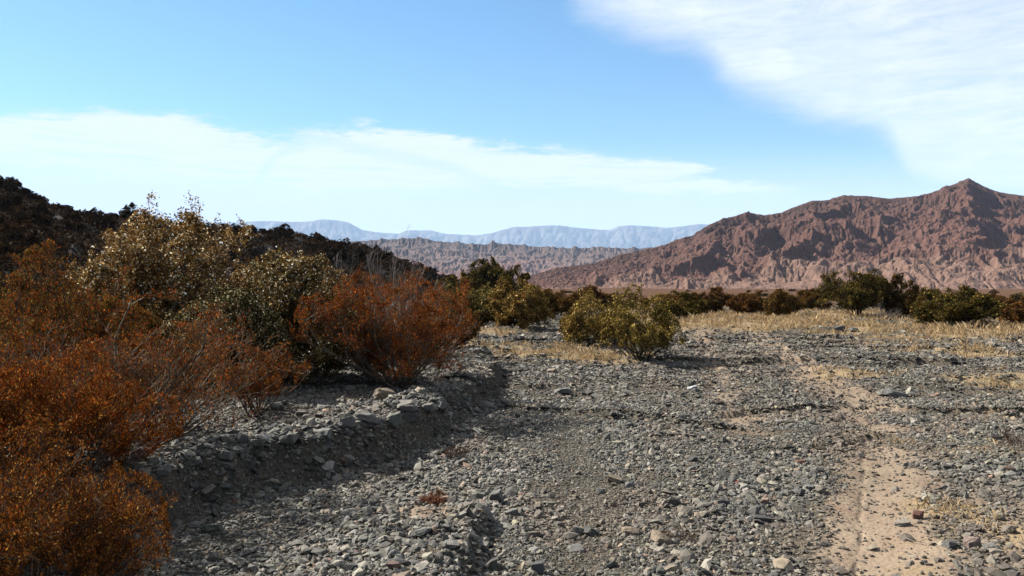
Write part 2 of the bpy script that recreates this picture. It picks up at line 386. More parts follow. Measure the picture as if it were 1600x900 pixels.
# dissected badlands, about 2.5 km away
sil_bad = [(300, 384), (520, 378), (582, 376), (600, 374), (630, 375), (657, 372), (680, 377), (700, 379), (716, 382), (740, 381), (770, 383), (794, 381), (818, 385), (860, 387), (899, 390), (935, 386), (989, 389), (1040, 386), (1150, 390), (1300, 400)]
def nb(x, y, t, e, p):
    w = fbm(x/130, y/130, 3, 15)*.55
    a = ridged(x/62+w, y/150-w, 6, 200, gain=.58, sharp=.3)
    b = ridged((x+y*.5)/120, y/260, 4, 230, gain=.5)
    tt = np.clip(t, 0, 1)
    return (a-.5)*16*np.clip(np.sin(tt*math.pi)*1.3, 0, 1)*(t <= 1)+(b-.5)*16*np.sin(tt*math.pi)*(t <= 1)+fbm(x/34, y/34, 5, 3)*20*np.clip(tt*3, 0, 1)*(1-sst(t, .80, .96))
M_bad = mat_rock('badland_rock', [(0.0, (0.085, 0.036, 0.022)), (0.35, (0.125, 0.062, 0.045)), (0.65, (0.105, 0.070, 0.056)), (1.0, (0.062, 0.046, 0.040))], .012, .06, .7, 5)
hill('badland_ridge', sil_bad, 1850, 2500, 2900, 250, 1320, 900, 220, lambda t: np.clip(t, 0, 1)**.8, M_bad, nb,
     lambda x, y, z, t, p: np.clip(.15+.8*t+fbm(x/300, y/300, 3, 6)*.3, 0, 1), -10, erosion=(12, .5, .42), finef=lambda x, y, t: fbm(x/9, y/9, 3, 4)*1.2)
# red hill on the right
sil_red = [(560, 444), (700, 438), (780, 437), (830, 433), (869, 420), (905, 415), (929, 411), (962, 401), (989, 395), (1020, 388), (1049, 380), (1094, 364), (1124, 349), (1150, 340), (1172, 332), (1195, 336), (1221, 332), (1232, 327), (1270, 313), (1296, 313), (1319, 305),
           (1352, 306), (1390, 310), (1435, 306), (1469, 297), (1499, 285), (1514, 279), (1529, 287), (1551, 298), (1577, 303), (1600, 306), (1680, 318), (1800, 300), (2000, 330), (2300, 380)]
spurs = [(1448, 378, 690, 60, 85), (1550, 408, 640, 42, 60), (1228, 402, 660, 48, 70), (1130, 415, 640, 34, 60), (1010, 428, 650, 25, 60), (1340, 412, 620, 36, 55), (1640, 400, 620, 50, 70), (930, 424, 640, 18, 50), (1400, 420, 600, 26, 40), (1070, 430, 600, 20, 45), (1285, 425, 600, 24, 42)]
def nr_(x, y, t, e, p):
    tt = np.clip(t, 0, 1)
    w = fbm(x/70, y/70, 4, 25)*.55
    a = ridged((x-y*.55)/115+w, (y+x*.3)/150+w, 6, 300, gain=.52, sharp=.5)
    b = ridged((x+y*.45)/34+w, (y-x*.2)/60-w, 5, 330, gain=.6, sharp=.2)
    mid = np.sin(tt*math.pi)**.7*(t <= 1)
    cre = fbm(x/9, y/9, 4, 37)*1.6+fbm(x/28, y/28, 3, 39)*2.0
    k = np.clip((p-800)/350, .25, 1)
    return ((a-.48)*27*mid+(b-.4)*6*np.clip(mid*1.5, 0, 1)+fbm(x/22, y/22, 5, 35)*5*np.clip(tt*4, 0, 1)*(t < .97))*k
def add_spurs(x, y, z):
    for px, py, d, h, w in spurs:
        cx = (px-800)/F*d; top = CAMZ+(450-py)/F*d
        # a ridge that runs from its top back into the hill, faces falling left and right
        dx = x-cx-(y-d)*.10; dyf = np.clip(d-y, 0, None)
        n = ridged(x/14, y/40, 4, int(px), gain=.55, sharp=.2)
        s = top-np.abs(dx)*.62*(1+.25*np.sign(dx)*-1)-dyf*.42+(n-.5)*6-np.clip(y-d, 0, None)*.02
        z = np.where(s > z, z+(s-z)*1.0, z)
    return z
pxs_r = None
_o = {}
def red_noise(x, y, t, e, p):
    return nr_(x, y, t, e, p)
M_red = mat_rock('red_hill_rock', [(0.0, (0.135, 0.080, 0.058)), (0.30, (0.088, 0.043, 0.031)), (0.7, (0.066, 0.031, 0.023)), (1.0, (0.042, 0.023, 0.017))], .02, .16, 1.0, 3.2)
def red_pre(x, y, z, t):
    z1 = add_spurs(x, y, z); return np.where(t < .8, z1, z)
def red_band(x, y, z, t, p):
    b = .12+.75*np.clip(t, 0, 1)
    # pale debris fans and spurs low on the face
    return b-.32*sst(.28-t+fbm(x/60, y/60, 3, 12)*.45, 0, .15)
hill('red_hill', sil_red, lambda p: np.interp(p, [700, 1000, 1300, 2300], [610, 570, 560, 560]), lambda p: np.interp(p, [700, 1000, 1300, 2300], [660, 800, 900, 950]), lambda p: 1300, 560, 2250, 1150, 240,
     lambda t: np.clip(t, 0, 1)**.95, M_red, red_noise, red_band, -3, erosion=(9, .075, .46),
     finef=lambda x, y, t: (fbm(x/4, y/4, 4, 35, gain=.66)*2.3+(ridged(x/16+y/30, y/12, 5, 36, gain=.6)-.5)*1.6)*np.clip(t*5, 0, 1)*np.where(np.abs(t-1) < .03, .45, 1), pre=red_pre)
# dark shrubby slope on the left
sil_left = [(-900, 120), (-400, 200), (-100, 270), (0, 297), (60, 318), (100, 330), (170, 342), (230, 345), (350, 358), (430, 363), (500, 374), (560, 384), (600, 395), (640, 410), (680, 428), (715, 446), (760, 452), (850, 456)]
def lc(p): return np.interp(p, [-900, 0, 300, 600, 850], [70, 88, 98, 112, 130])
def lf(p): return np.interp(p, [-900, 0, 300, 600, 720, 850], [22, 30, 45, 76, 112, 128])
def nl(x, y, t, e, p):
    return (fbm(x/7, y/7, 5, 65)*1.1*np.clip(np.clip(t, 0, 1)*2.5, 0, 1)*np.where(t > .9, .5, 1)+(ridged(x/11, y/26, 4, 67)-.5)*1.6*np.sin(np.clip(t, 0, 1)*math.pi))*np.clip((760-p)/250, .1, 1)
M_left = mat_rock('shade_toned_slope_soil', [(0.0, (0.004, 0.0027, 0.002)), (0.5, (0.0065, 0.0042, 0.003)), (1.0, (0.015, 0.010, 0.008))], .35, 2.2, .9, .3)  # near-black soil: the shade of this slope is put into its colour
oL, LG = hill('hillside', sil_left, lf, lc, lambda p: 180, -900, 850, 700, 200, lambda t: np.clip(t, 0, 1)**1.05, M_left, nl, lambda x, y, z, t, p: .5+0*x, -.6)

# ------------------------------------------------------------------ stones
rng = np.random.default_rng(11)
PHI = (1+5**.5)/2
ICO = np.array([(-1, PHI, 0), (1, PHI, 0), (-1, -PHI, 0), (1, -PHI, 0), (0, -1, PHI), (0, 1, PHI), (0, -1, -PHI), (0, 1, -PHI), (PHI, 0, -1), (PHI, 0, 1), (-PHI, 0, -1), (-PHI, 0, 1)])/math.hypot(1, PHI)
ICT = np.array([(0, 11, 5), (0, 5, 1), (0, 1, 7), (0, 7, 10), (0, 10, 11), (1, 5, 9), (5, 11, 4), (11, 10, 2), (10, 7, 6), (7, 1, 8), (3, 9, 4), (3, 4, 2), (3, 2, 6), (3, 6, 8), (3, 8, 9), (4, 9, 5), (2, 4, 11), (6, 2, 10), (8, 6, 7), (9, 8, 1)])
CUB = np.array([(x, y, z) for x in (-1, 1) for y in (-1, 1) for z in (-1, 1)])*.75
CUQ = np.array([(0, 1, 3, 2), (4, 6, 7, 5), (0, 4, 5, 1), (2, 3, 7, 6), (0, 2, 6, 4), (1, 5, 7, 3)])
def shapes(base, n, amp, seed):
    g_ = np.random.default_rng(seed); out = []
    for i in range(n):
        v = base*(1+g_.uniform(-amp, amp, (len(base), 1)))+g_.normal(0, amp*.25, base.shape)
        v = v*np.array([g_.uniform(1., 1.6), g_.uniform(.75, 1.05), g_.uniform(.32, .65)]); out.append(v)
    return np.array(out)
PAL = np.array([(.034, .034, .031), (.047, .046, .040), (.024, .024, .023), (.062, .060, .051), (.085, .078, .064), (.105, .085, .062), (.13, .098, .068), (.08, .050, .036), (.040, .043, .036)])
PW = np.array([.22, .22, .14, .16, .11, .05, .02, .015, .06])
def scatter(base, faces, k, P3, size, tilt, cols, nshape=24):
    n = len(P3); B = shapes(base, nshape, .28, k); s = B[rng.integers(0, nshape, n)]
    yaw = rng.uniform(0, 2*math.pi, n); tx = rng.normal(0, tilt, n); ty = rng.normal(0, tilt, n)
    def rot(ax, a, M):
        c, s_ = np.cos(a)[:, None], np.sin(a)[:, None]; i, j = [(1, 2), (0, 2), (0, 1)][ax]
        O = M.copy(); O[:, :, i] = c*M[:, :, i]-s_*M[:, :, j]; O[:, :, j] = s_*M[:, :, i]+c*M[:, :, j]; return O
    s = rot(0, tx, s); s = rot(1, ty, s); s = rot(2, yaw, s)
    V = s*size[:, None, None]+P3[:, None, :]
    nv = base.shape[0]; Fc = (faces[None]+(np.arange(n)*nv)[:, None, None]).reshape(-1, faces.shape[1])
    return V.reshape(-1, 3), Fc, np.repeat(cols, nv, 0)
def pal(n, warm=None):
    c = PAL[rng.choice(len(PAL), n, p=PW/PW.sum())]*np.exp(rng.normal(0, .40, (n, 1)))*np.array([1.78, 1.70, 1.57])
    if warm is not None: c = c*(1-warm[:, None])+np.array([.115, .082, .055])*rng.uniform(.6, 1.2, (n, 1))*warm[:, None]
    return np.minimum(c, np.array([.21, .19, .165]))
def gravel_points(n, d0, d1, power=1.0):
    # uniform over the ground in a wide wedge in front of the photographer
    u = rng.uniform(0, 1, n); d = np.sqrt(d0*d0+(d1*d1-d0*d0)*u); a = rng.uniform(-.95, .98, n)
    x = d*a; return x, d
def near():
    x, y = gravel_points(280000, 3.4, 10.5)
    keep = rng.uniform(0, 1, len(x)) > np.minimum(sand_mask(x, y)*1.25-.18, .90)
    x, y = x[keep], y[keep]
    rr = np.exp(rng.normal(math.log(.0095), .52, len(x))); d = bank_d(x, y)
    rr *= 1+.4*np.exp(-((d-.3)/.3)**2)*rng.uniform(0, 1, len(x))+.8*(fbm(x*.9, y*.7, 4, 91)+.03)
    rr *= np.where((rng.uniform(0, 1, len(x)) < .03) & (d > -.25) & (d < .7), rng.uniform(1.5, 3.4, len(x)), 1)
    lane = np.interp(y, [2, 4, 6, 9, 14], [.35, .42, .55, .62, 1.5]); rr *= 1-.35*np.exp(-((x-lane)/.25)**2)
    rr = np.clip(rr, .0045, .06)
    z = ground_z(x, y)+rr*.18
    return scatter(ICO, ICT, 1, np.stack([x, y, z], 1), rr, .5, pal(len(x), np.clip(sand_mask(x, y)*.5+sst(fbm(x*.7, y*.5, 4, 95), .0, .35)*.4, 0, 1)))
def far():
    x, y = gravel_points(270000, 10, 24)
    keep = rng.uniform(0, 1, len(x)) > np.maximum(sand_mask(x, y)*.8, straw_mask(x, y)*.9)
    x, y = x[keep], y[keep]
    x2, y2 = gravel_points(150000, 24, 60); k2 = rng.uniform(0, 1, len(x2)) > .1+straw_mask(x2, y2)*.9
    x, y = np.r_[x, x2[k2]], np.r_[y, y2[k2]]
    rr = np.clip(np.exp(rng.normal(0, .45, len(x)))*(.005+.00078*y), .008, .08)
    z = ground_z(x, y)+rr*.15
    return scatter(CUB, CUQ, 2, np.stack([x, y, z], 1), rr, .35, pal(len(x), np.clip(.08+.3*sand_mask(x, y)+sst(fbm(x*.5, y*.35, 4, 95), .0, .35)*.45, 0, 1)))
V, Fc, cc = near()
gr = obj('gravel', mesh('gravel', V, T=Fc, attrs={'col': cc}), M_stone); tag(gr, 'loose grey slate gravel covering the dry river bed in front', 'gravel', kind='stuff')
V, Fc, cc = far()
gr = obj('gravel', mesh('gravel_far', V, Q=Fc, attrs={'col': cc}), M_stone); tag(gr, 'grey stony gravel further off across the dry river bed', 'gravel', kind='stuff')

import bmesh
def stone_mesh(seed, sx_, sy_, sz_, colr, angular=.22):
    g_ = random.Random(seed); bm = bmesh.new(); bmesh.ops.create_icosphere(bm, subdivisions=1, radius=1)
    # cut facets off a ball so that the stone is angular
    bm.free(); bm = bmesh.new(); bmesh.ops.create_cube(bm, size=2)
    for i in range(9):
        n = Vector((g_.uniform(-1, 1), g_.uniform(-1, 1), g_.uniform(-1, 1)+(.25 if i % 2 else -.1))).normalized()
        r = bmesh.ops.bisect_plane(bm, geom=bm.verts[:]+bm.edges[:]+bm.faces[:], plane_co=n*g_.uniform(.82, 1.12), plane_no=n, clear_outer=True)
        ed = [e for e in r['geom_cut'] if isinstance(e, bmesh.types.BMEdge)]
        if len(ed) >= 3: bmesh.ops.contextual_create(bm, geom=ed)
    bmesh.ops.bevel(bm, geom=bm.edges[:], offset=.07, segments=1, affect='EDGES')
    bmesh.ops.triangulate(bm, faces=bm.faces[:]); bmesh.ops.subdivide_edges(bm, edges=bm.edges[:], cuts=1)
    for v in bm.verts:
        q = v.co; k = 1+.05*math.sin(q.x*7+seed)+.04*math.sin(q.y*9+q.z*6+seed*2); v.co = Vector((q.x*sx_*k, q.y*sy_*k, q.z*sz_*k))
    bmesh.ops.recalc_face_normals(bm, faces=bm.faces[:])
    me = bpy.data.meshes.new('stone'); bm.to_mesh(me); bm.free()
    at = me.attributes.new('col', 'FLOAT_COLOR', 'POINT'); at.data.foreach_set('color', np.tile(np.array([*colr, 1.], np.float32), len(me.vertices)))
    return me
def ray_ground(px, py, it=30):
    """where the view line of a photo point meets the ground"""
    d = np.linspace(2.5, 120, 6000); x = (px-800)/F*d; zr = CAMZ+(450-py)/F*d; gz_ = ground_z(x, d)
    i = np.argmax(zr < gz_); return float(x[i]), float(d[i]), float(gz_[i])
GREY, DARK, TAN, PALE, RED, GREEN = (.085, .082, .072), (.04, .039, .036), (.15, .112, .074), (.19, .175, .145), (.10, .043, .03), (.078, .080, .062)
def stone(px, py, w, h, colr, label, depth=None, name='stone', group=None, tilt=0.28, yaw=None):
    """px,py: middle of its foot in the photo; w,h: its size in photo pixels"""
    x, y, z = ray_ground(px, py); k = y/F; sx_ = w*k/2; sz_ = h*k/2*1.05; sy_ = (depth or .75)*sx_
    g_ = random.Random(int(px*7+py)); o = obj(name, stone_mesh(int(px+py*3), sx_, sy_, max(sz_, sx_*.22), colr), M_stone)
    o.location = (x, y+sy_*.6, float(ground_z(x, y+sy_*.6))+max(sz_, sx_*.22)*.62)
    o.rotation_euler = (g_.uniform(-tilt, tilt), g_.uniform(-tilt, tilt), g_.uniform(-.4, .4) if yaw is None else yaw)
    tag(o, label, 'stone', group); return o
NOTABLE = [
 (632, 643, 52, 16, PALE, 'pale flat elongated boulder lying on top of the bank below the rust shrub'),
 (598, 628, 40, 26, TAN, 'rounded tan boulder half hidden under the rust shrub on the bank'),
 (548, 612, 18, 14, PALE, 'small pale stone left of the rounded boulder on the bank'),
 (572, 664, 44, 22, GREY, 'tilted grey slab leaning on the bank rubble'),
 (540, 672, 34, 20, GREY, 'blocky grey stone on the bank crest left of the tilted slab'),
 (612, 672, 36, 24, GREEN, 'greenish grey block in the bank rubble below the flat boulder'),
 (640, 664, 30, 18, DARK, 'dark block in the bank rubble right under the pale flat boulder'),
 (690, 655, 26, 16, GREY, 'grey stone at the right nose of the bank'),
 (668, 650, 30, 16, GREY, 'grey flat stone at the edge of the bank, right of the pale flat boulder'),
 (758, 640, 34, 16, PALE, 'pale wedge stone in the shrub shadow beside the bank nose'),
 (880, 617, 34, 16, GREY, 'grey stone alone on the gravel in front of the lone green shrub'),
 (1398, 620, 44, 16, GREY, 'largest grey rock on the gravel right of the tyre tracks'),
 (1424, 620, 18, 8, DARK, 'small dark rock right next to the largest grey rock'),
 (1436, 812, 19, 18, RED, 'reddish brown cube shaped stone on the sandy rut'),
 (1084, 722, 17, 13, DARK, 'dark upright stone on the right of the middle lane'),
 (1082, 735, 12, 8, GREY, 'small grey stone just in front of the dark upright stone'),
 (1034, 852, 44, 22, TAN, 'smooth tan flat stone beside dry brown twigs in the foreground'),
 (748, 782, 24, 18, GREEN, 'pale green angular stone, left of a pair in the foreground gravel'),
 (774, 784, 26, 22, GREY, 'grey angular stone, right of a pair in the foreground gravel'),
 (840, 897, 26, 22, DARK, 'dark pointed slab at the bottom edge of the photo'),
 (328, 832, 40, 14, GREEN, 'flat greenish slab in the shadow at the foot of the bank'),
 (300, 826, 20, 10, GREY, 'small stone left of the flat greenish slab'),
 (1082, 609, 20, 7, (.75, .75, .73), 'bright white flat stone on the far gravel'),
 (962, 756, 30, 16, TAN, 'tan angular stone on the stony strip right of the middle lane'),
 (985, 762, 18, 12, GREY, 'small grey stone right of the tan angular stone'),
 (938, 772, 20, 12, GREY, 'grey stone lower left of the tan angular stone'),
 (1520, 856, 34, 18, (.30, .21, .17), 'pinkish tan rounded stone right of the sandy rut'),
 (1488, 858, 26, 14, GREY, 'grey stone touching the pinkish tan stone on its left'),
 (1550, 862, 24, 14, GREY, 'grey stone right of the pinkish tan stone'),
 (1508, 838, 20, 9, PALE, 'pale small stone behind the pinkish tan stone'),
 (1565, 814, 20, 14, (.2, .16, .11), 'brown round stone near the right edge'),
 (1410, 822, 30, 9, (.30, .25, .2), 'thin pale slab left of the reddish cube stone'),
 (1196, 788, 16, 12, (.30, .19, .13), 'small orange brown stone on dark slates right of centre'),
 (1190, 816, 38, 10, DARK, 'long dark slate slab below the orange brown stone'),
 (1152, 757, 9, 6, (.5, .07, .04), 'tiny bright red stone in the gravel'),
 (1251, 726, 18, 10, RED, 'reddish brown stone at the left margin of the sand'),
 (1290, 748, 12, 12, DARK, 'small black stone at the left margin of the sand'),
 (1283, 772, 20, 16, (.2, .17, .13), 'tan grey block left of the sandy rut'),
 (1265, 768, 18, 12, GREY, 'grey block touching the tan grey block'),
 (1078, 800, 22, 9, PALE, 'pale thin stone left of the twigs on the gravel'),
 (1130, 790, 22, 12, DARK, 'dark stone between the two lanes'),
 (660, 842, 34, 16, GREY, 'grey angular slab on the foreground rib'),
 (705, 858, 36, 14, GREY, 'broad grey slab near the right side of the foreground rib'),
 (612, 872, 26, 14, GREY, 'grey block low on the foreground rib'),
 (615, 892, 24, 18, (.19, .11, .08), 'brown stone at the bottom edge on the foreground rib'),
 (570, 850, 20, 12, GREEN, 'greenish stone at the left of the foreground rib'),
 (752, 858, 28, 12, PALE, 'pale green slab just right of the rib shadow'),
 (760, 868, 14, 10, GREY, 'small stone in front of the pale green slab'),
 (800, 806, 26, 14, (.2, .19, .16), 'light grey lump in the gravel right of the dry brown tuft'),
 (905, 835, 22, 16, GREY, 'grey stone left of the tan flat stone'),
 (925, 838, 30, 16, DARK, 'dark grey block touching a lighter stone in the foreground lane'),
 (985, 838, 34, 18, TAN, 'tan block behind the smooth flat stone'),
 (898, 862, 36, 8, GREY, 'thin grey slab in the foreground lane'),
 (485, 868, 22, 12, DARK, 'dark stone in the compact earth near the bottom'),
 (255, 760, 26, 14, GREY, 'grey stone at the left end of the bank edge'),
 (300, 735, 30, 14, GREY, 'flat grey stone on the bank edge beside rust twigs'),
 (352, 726, 34, 16, GREY, 'grey stone on the bank edge above the black shadow'),
 (398, 716, 30, 14, GREEN, 'greenish stone on the bank edge above the black shadow'),
 (446, 700, 36, 16, GREY, 'broad grey stone on the middle of the bank'),
 (500, 690, 34, 18, GREY, 'grey angular stone on the bank near the sandy shelf'),
 (470, 650, 22, 10, PALE, 'pale chip on the bank behind the crest'),
 (430, 640, 26, 12, PALE, 'pale slab on the sunlit bank top behind the twigs'),
 (505, 640, 26, 8, PALE, 'pale thin stone on the sandy shelf of the bank'),
 (1312, 516, 22, 9, DARK, 'dark rubble block on the far mound by the straw grass'),
 (1335, 518, 16, 9, GREY, 'grey rubble block on the far mound'),
 (1170, 488, 12, 8, PALE, 'pale far stone in front of the low rust shrub'),
]
for (px, py, w, h, c_, lab) in NOTABLE: stone(px, py, w*.78, h*.8, tuple(v*(1 if max(c_) < .16 else .5) for v in c_), lab)

# ------------------------------------------------------------------ shrubs
def tubes(P, rad_, sides=3):
    """P: n x k x 3 polylines; rad_: n x k"""
    n, k, _ = P.shape
    Tn = np.gradient(P, axis=1); Tn /= np.linalg.norm(Tn, axis=2, keepdims=True)+1e-9
    up = np.where(np.abs(Tn[..., 2:3]) > .9, np.array([1., 0, 0]), np.array([0, 0, 1.]))
    a = np.cross(Tn, up); a /= np.linalg.norm(a, axis=2, keepdims=True)+1e-9; b = np.cross(Tn, a)
    an = np.arange(sides)*2*math.pi/sides
    V = P[:, :, None, :]+rad_[:, :, None, None]*(np.cos(an)[:, None]*a[:, :, None, :]+np.sin(an)[:, None]*b[:, :, None, :])
    base = (np.arange(n)*k*sides)[:, None, None]; r = np.arange(k-1)[None, :, None]*sides; s = np.arange(sides)[None, None, :]; s1 = (s+1) % sides
    Q = np.stack([base+r+s, base+r+s1, base+r+sides+s1, base+r+sides+s], -1).reshape(-1, 4)
    return V.reshape(-1, 3), Q
def shrub_arrays(seed, H, Rr, stems, kids, leaf, nleaf, pal_, up=.5, fork=.6, leaf_from=1, bare=0, thick=1.0, open_=.0, aspect=1.6, gnarl=.12, skirt=.02, rag=.26, tone=1.0):
    """multi-stemmed desert shrub. kids: children per branch for each level; nleaf: leaves per last twig"""
    g_ = np.random.default_rng(seed)
    n = stems; th = g_.uniform(0, 2*math.pi, n); til = np.sqrt(g_.uniform(.0, 1, n))*1.22
    d = np.stack([np.sin(til)*np.cos(th), np.sin(til)*np.sin(th), np.cos(til)], 1)
    ext = 1/np.sqrt((np.sin(til)/Rr)**2+(np.cos(til)/H)**2)
    lum = 1+.22*np.sin(th*2+seed)+.15*np.sin(th*3+seed*1.7)
    Ln = ext*g_.uniform(.62, .88, n)*lum
    p0 = np.stack([g_.normal(0, .06*Rr, n), g_.normal(0, .06*Rr, n), np.zeros(n)-.03], 1)
    r0 = .011*H*thick*g_.uniform(.6, 1.2, n)*1.3
    out = []; K = 6; leaves = []; tgs = []
    lev = 0; tot = len(kids)
    while True:
        k = K if lev < 2 else (4 if lev < tot else 3)
        t = np.linspace(0, 1, k)
        wob = np.cumsum(g_.normal(0, gnarl, (n, k, 3)), axis=1); wob -= wob[:, :1]
        bend = np.array([0, 0, up])*(t**2)[None, :, None]
        P = p0[:, None, :]+(d[:, None, :]*t[None, :, None]+bend*.5+wob*.5*t[None, :, None]**.5)*Ln[:, None, None]
        P[:, :, 2] = np.maximum(P[:, :, 2], -.03+.02*t)
        out.append((P, r0[:, None]*(1-.62*t)[None, :]))
        if lev >= tot-leaf_from+1 or lev == tot:
            nl_ = int(nleaf*1.6) if lev == tot else nleaf//2
            tt = g_.uniform(.12, 1.02, (n, nl_)) if nl_ else None
            if nl_:
                f = tt*(k-1); i = np.clip(f.astype(int), 0, k-2); fr = (f-i)[..., None]; I = np.arange(n)[:, None]
                q = P[I, i]*(1-fr)+P[I, i+1]*fr; q = q+g_.normal(0, leaf*.9, q.shape); leaves.append(q.reshape(-1, 3)); tgs.append((P[I, i+1]-P[I, i]).reshape(-1, 3))
        if lev == tot: break
        m = kids[lev]; tt = g_.uniform(.28, 1.0, (n, m)); tt[:, 0] = .97
        f = tt*(k-1); i = np.clip(f.astype(int), 0, k-2); fr = (f-i)[..., None]; I = np.arange(n)[:, None]
        q = P[I, i]*(1-fr)+P[I, i+1]*fr; tg = P[I, i+1]-P[I, i]; tg /= np.linalg.norm(tg, axis=2, keepdims=True)+1e-9
        dv = tg+g_.normal(0, fork, tg.shape)*.72+np.array([0, 0, up*.35]); dv /= np.linalg.norm(dv, axis=2, keepdims=True)
        Ln = (Ln[:, None]*g_.uniform(.30, .68, (n, m))*(1.15-.45*tt)).ravel(); r0 = (r0[:, None]*(1-.6*tt)*.62).ravel()
        p0 = q.reshape(-1, 3); d = dv.reshape(-1, 3); n = len(p0); lev += 1
    SV, SQ = [], []; off = 0
    for P, rr in out:
        v, q = tubes(P, np.maximum(rr, .0011*thick)); SV.append(v); SQ.append(q+off); off += len(v)
    SV = np.concatenate(SV); SQ = np.concatenate(SQ)
    ref = np.concatenate(leaves) if leaves else SV
    kr = Rr*.93/np.percentile(np.hypot(ref[:, 0], ref[:, 1]), 93); kz = H*.93/np.percentile(ref[:, 2], 96)
    def fit(p):
        p = p*np.array([kr, kr, kz]); q = np.sqrt((p[:, 0]**2+p[:, 1]**2)/Rr**2+(np.clip(p[:, 2], 0, None)/H)**2)
        th_ = np.arctan2(p[:, 1], p[:, 0]); lim = .92+.10*np.sin(th_*2+seed)+.10*perlin(th_*1.4+seed, p[:, 2]/H*2.4, seed+5)+.16*perlin(p[:, 0]/Rr*3+9, p[:, 2]/H*3+seed, seed)
        k = np.where(q > lim, (lim+(q-lim)*(.38 if aspect > 2 else rag))/np.maximum(q, 1e-6), 1.); return p*k[:, None]
    SV = fit(SV)
    if not leaves: return SV, SQ, None, None, None
    L = fit(np.concatenate(leaves)); sk = g_.uniform(0, 1, len(L)) < .06+.94*sst(L[:, 2]/H, skirt*.4, skirt)
    L[:, 2] = np.where(sk, L[:, 2], -1); TG = np.concatenate(tgs)[L[:, 2] > .02]; TG /= np.linalg.norm(TG, axis=1, keepdims=True)+1e-9; L = L[L[:, 2] > .02]; m = len(L)
    a = g_.normal(0, 1, (m, 3)); a[:, 2] += .5; a = a+TG*(2.4 if aspect > 2 else 0); a /= np.linalg.norm(a, axis=1, keepdims=True); b = np.cross(a, g_.normal(0, 1, (m, 3))); b /= np.linalg.norm(b, axis=1, keepdims=True)+1e-9
    s = leaf*g_.uniform(.55, 1.35, (m, 1)); w = s/aspect
    LV = np.stack([L-a*s*.5, L+b*w*.5, L+a*s*.5, L-b*w*.5], 1).reshape(-1, 3)
    LQ = np.arange(m*4).reshape(-1, 4)
    nleaf_tone = .48 if aspect < 2 else .60
    pal_ = np.array([p[:3] for p in pal_])*nleaf_tone*tone, np.array([p[3] for p in pal_])
    # clumps of one tint through the crown
    cl = perlin(L[:, 0]*3.1+seed, (L[:, 1]+L[:, 2]*1.3)*3.1, seed)
    idx = g_.choice(len(pal_[0]), m, p=pal_[1]/pal_[1].sum()); col_ = pal_[0][idx]*np.exp(g_.normal(0, .42, (m, 1)))*(1+.45*cl[:, None])
    return SV, SQ, LV, LQ, np.repeat(np.clip(col_, .004, .9), 4, 0)
def shrub(label, cat, px, d, H, Rr, dz=0, bark=None, group=None, name='shrub', rz=0, z=None, x=None, **kw):
    x = px2x(px, d) if x is None else x; zz = float(ground_z(x, d)) if z is None else z
    root = empty(name, (x, d, zz+dz), rz); tag(root, label, cat, group)
    SV, SQ, LV, LQ, LC = shrub_arrays(H=H, Rr=Rr, **kw)
    obj('stem', mesh('stem', SV, SQ, smooth=True), bark or M_bark, root)
    if LV is not None: obj('foliage', mesh('foliage', LV, LQ, attrs={'col': LC}), M_leaf, root)
    return root
RUST = [(.32, .058, .008, 3), (.10, .040, .012, 3), (.40, .10, .012, 2.), (.19, .038, .006, 3), (.42, .17, .03, 1), (.11, .03, .008, 2), (.22, .12, .02, .8)]
AMBER = [(.27, .085, .014, 3), (.22, .052, .010, 3), (.45, .20, .035, .9), (.07, .030, .010, 4), (.15, .06, .012, 2), (.5, .30, .09, .5)]
BROWNRUST = [(.14, .062, .020, 3), (.20, .088, .024, 2), (.085, .04, .015, 3), (.13, .08, .026, 2)]
CREAM = [(.32, .18, .055, 3), (.20, .105, .03, 3), (.85, .66, .38, 1.2), (.11, .06, .02, 3), (1.6, 1.4, 1.0, .45)]
CREAMGREEN = [(.17, .13, .04, 3), (.10, .08, .025, 3), (.62, .50, .26, .9), (.06, .048, .018, 3), (1.2, 1.05, .7, .4)]
OLIVE = [(.15, .105, .022, 3), (.24, .16, .035, 2.5), (.085, .058, .016, 3), (.40, .27, .07, 1.4), (.7, .5, .2, .5)]
GREEN_ = [(.15, .14, .05, 3), (.22, .18, .07, 2), (.07, .075, .028, 3), (.28, .2, .08, .9)]
DKOL = [(.05, .045, .014, 3), (.08, .062, .018, 2), (.035, .03, .012, 3), (.12, .08, .025, .7)]
fg = 'rust coloured broom shrubs on the left bank'
shrub('large rust orange shrub with bare pale stems at the left on the stony bank', 'shrub', 175, 6.1, 1.15, 1.5, seed=1, stems=30, kids=(8, 7, 5), leaf=.020, nleaf=4, pal_=RUST+BROWNRUST, aspect=2.6, fork=.55, up=.55, leaf_from=2, group=fg, thick=.9, bark=M_palebark)
shrub('amber shrub filling the bottom left corner of the photo', 'shrub', 40, 4.0, .85, .85, seed=2, stems=24, kids=(8, 7, 5), leaf=.015, nleaf=5, pal_=AMBER, aspect=2.6, fork=.6, up=.4, leaf_from=2, group=fg, thick=.8, x=-2.75)
shrub('lowest amber shrub at the bottom left, spilling over the bank edge', 'shrub', 40, 3.75, .92, .66, seed=22, stems=22, kids=(8, 7, 5), leaf=.014, nleaf=5, pal_=AMBER, aspect=2.6, fork=.6, up=.3, leaf_from=2, group=fg, thick=.7, x=-2.3)
shrub('rust shrub between the large rust shrub and the bottom corner', 'shrub', 40, 4.9, .85, .75, seed=23, stems=22, kids=(8, 7, 5), leaf=.017, nleaf=5, pal_=RUST+AMBER, aspect=2.6, fork=.6, up=.4, leaf_from=2, group=fg, thick=.7, x=-2.75)
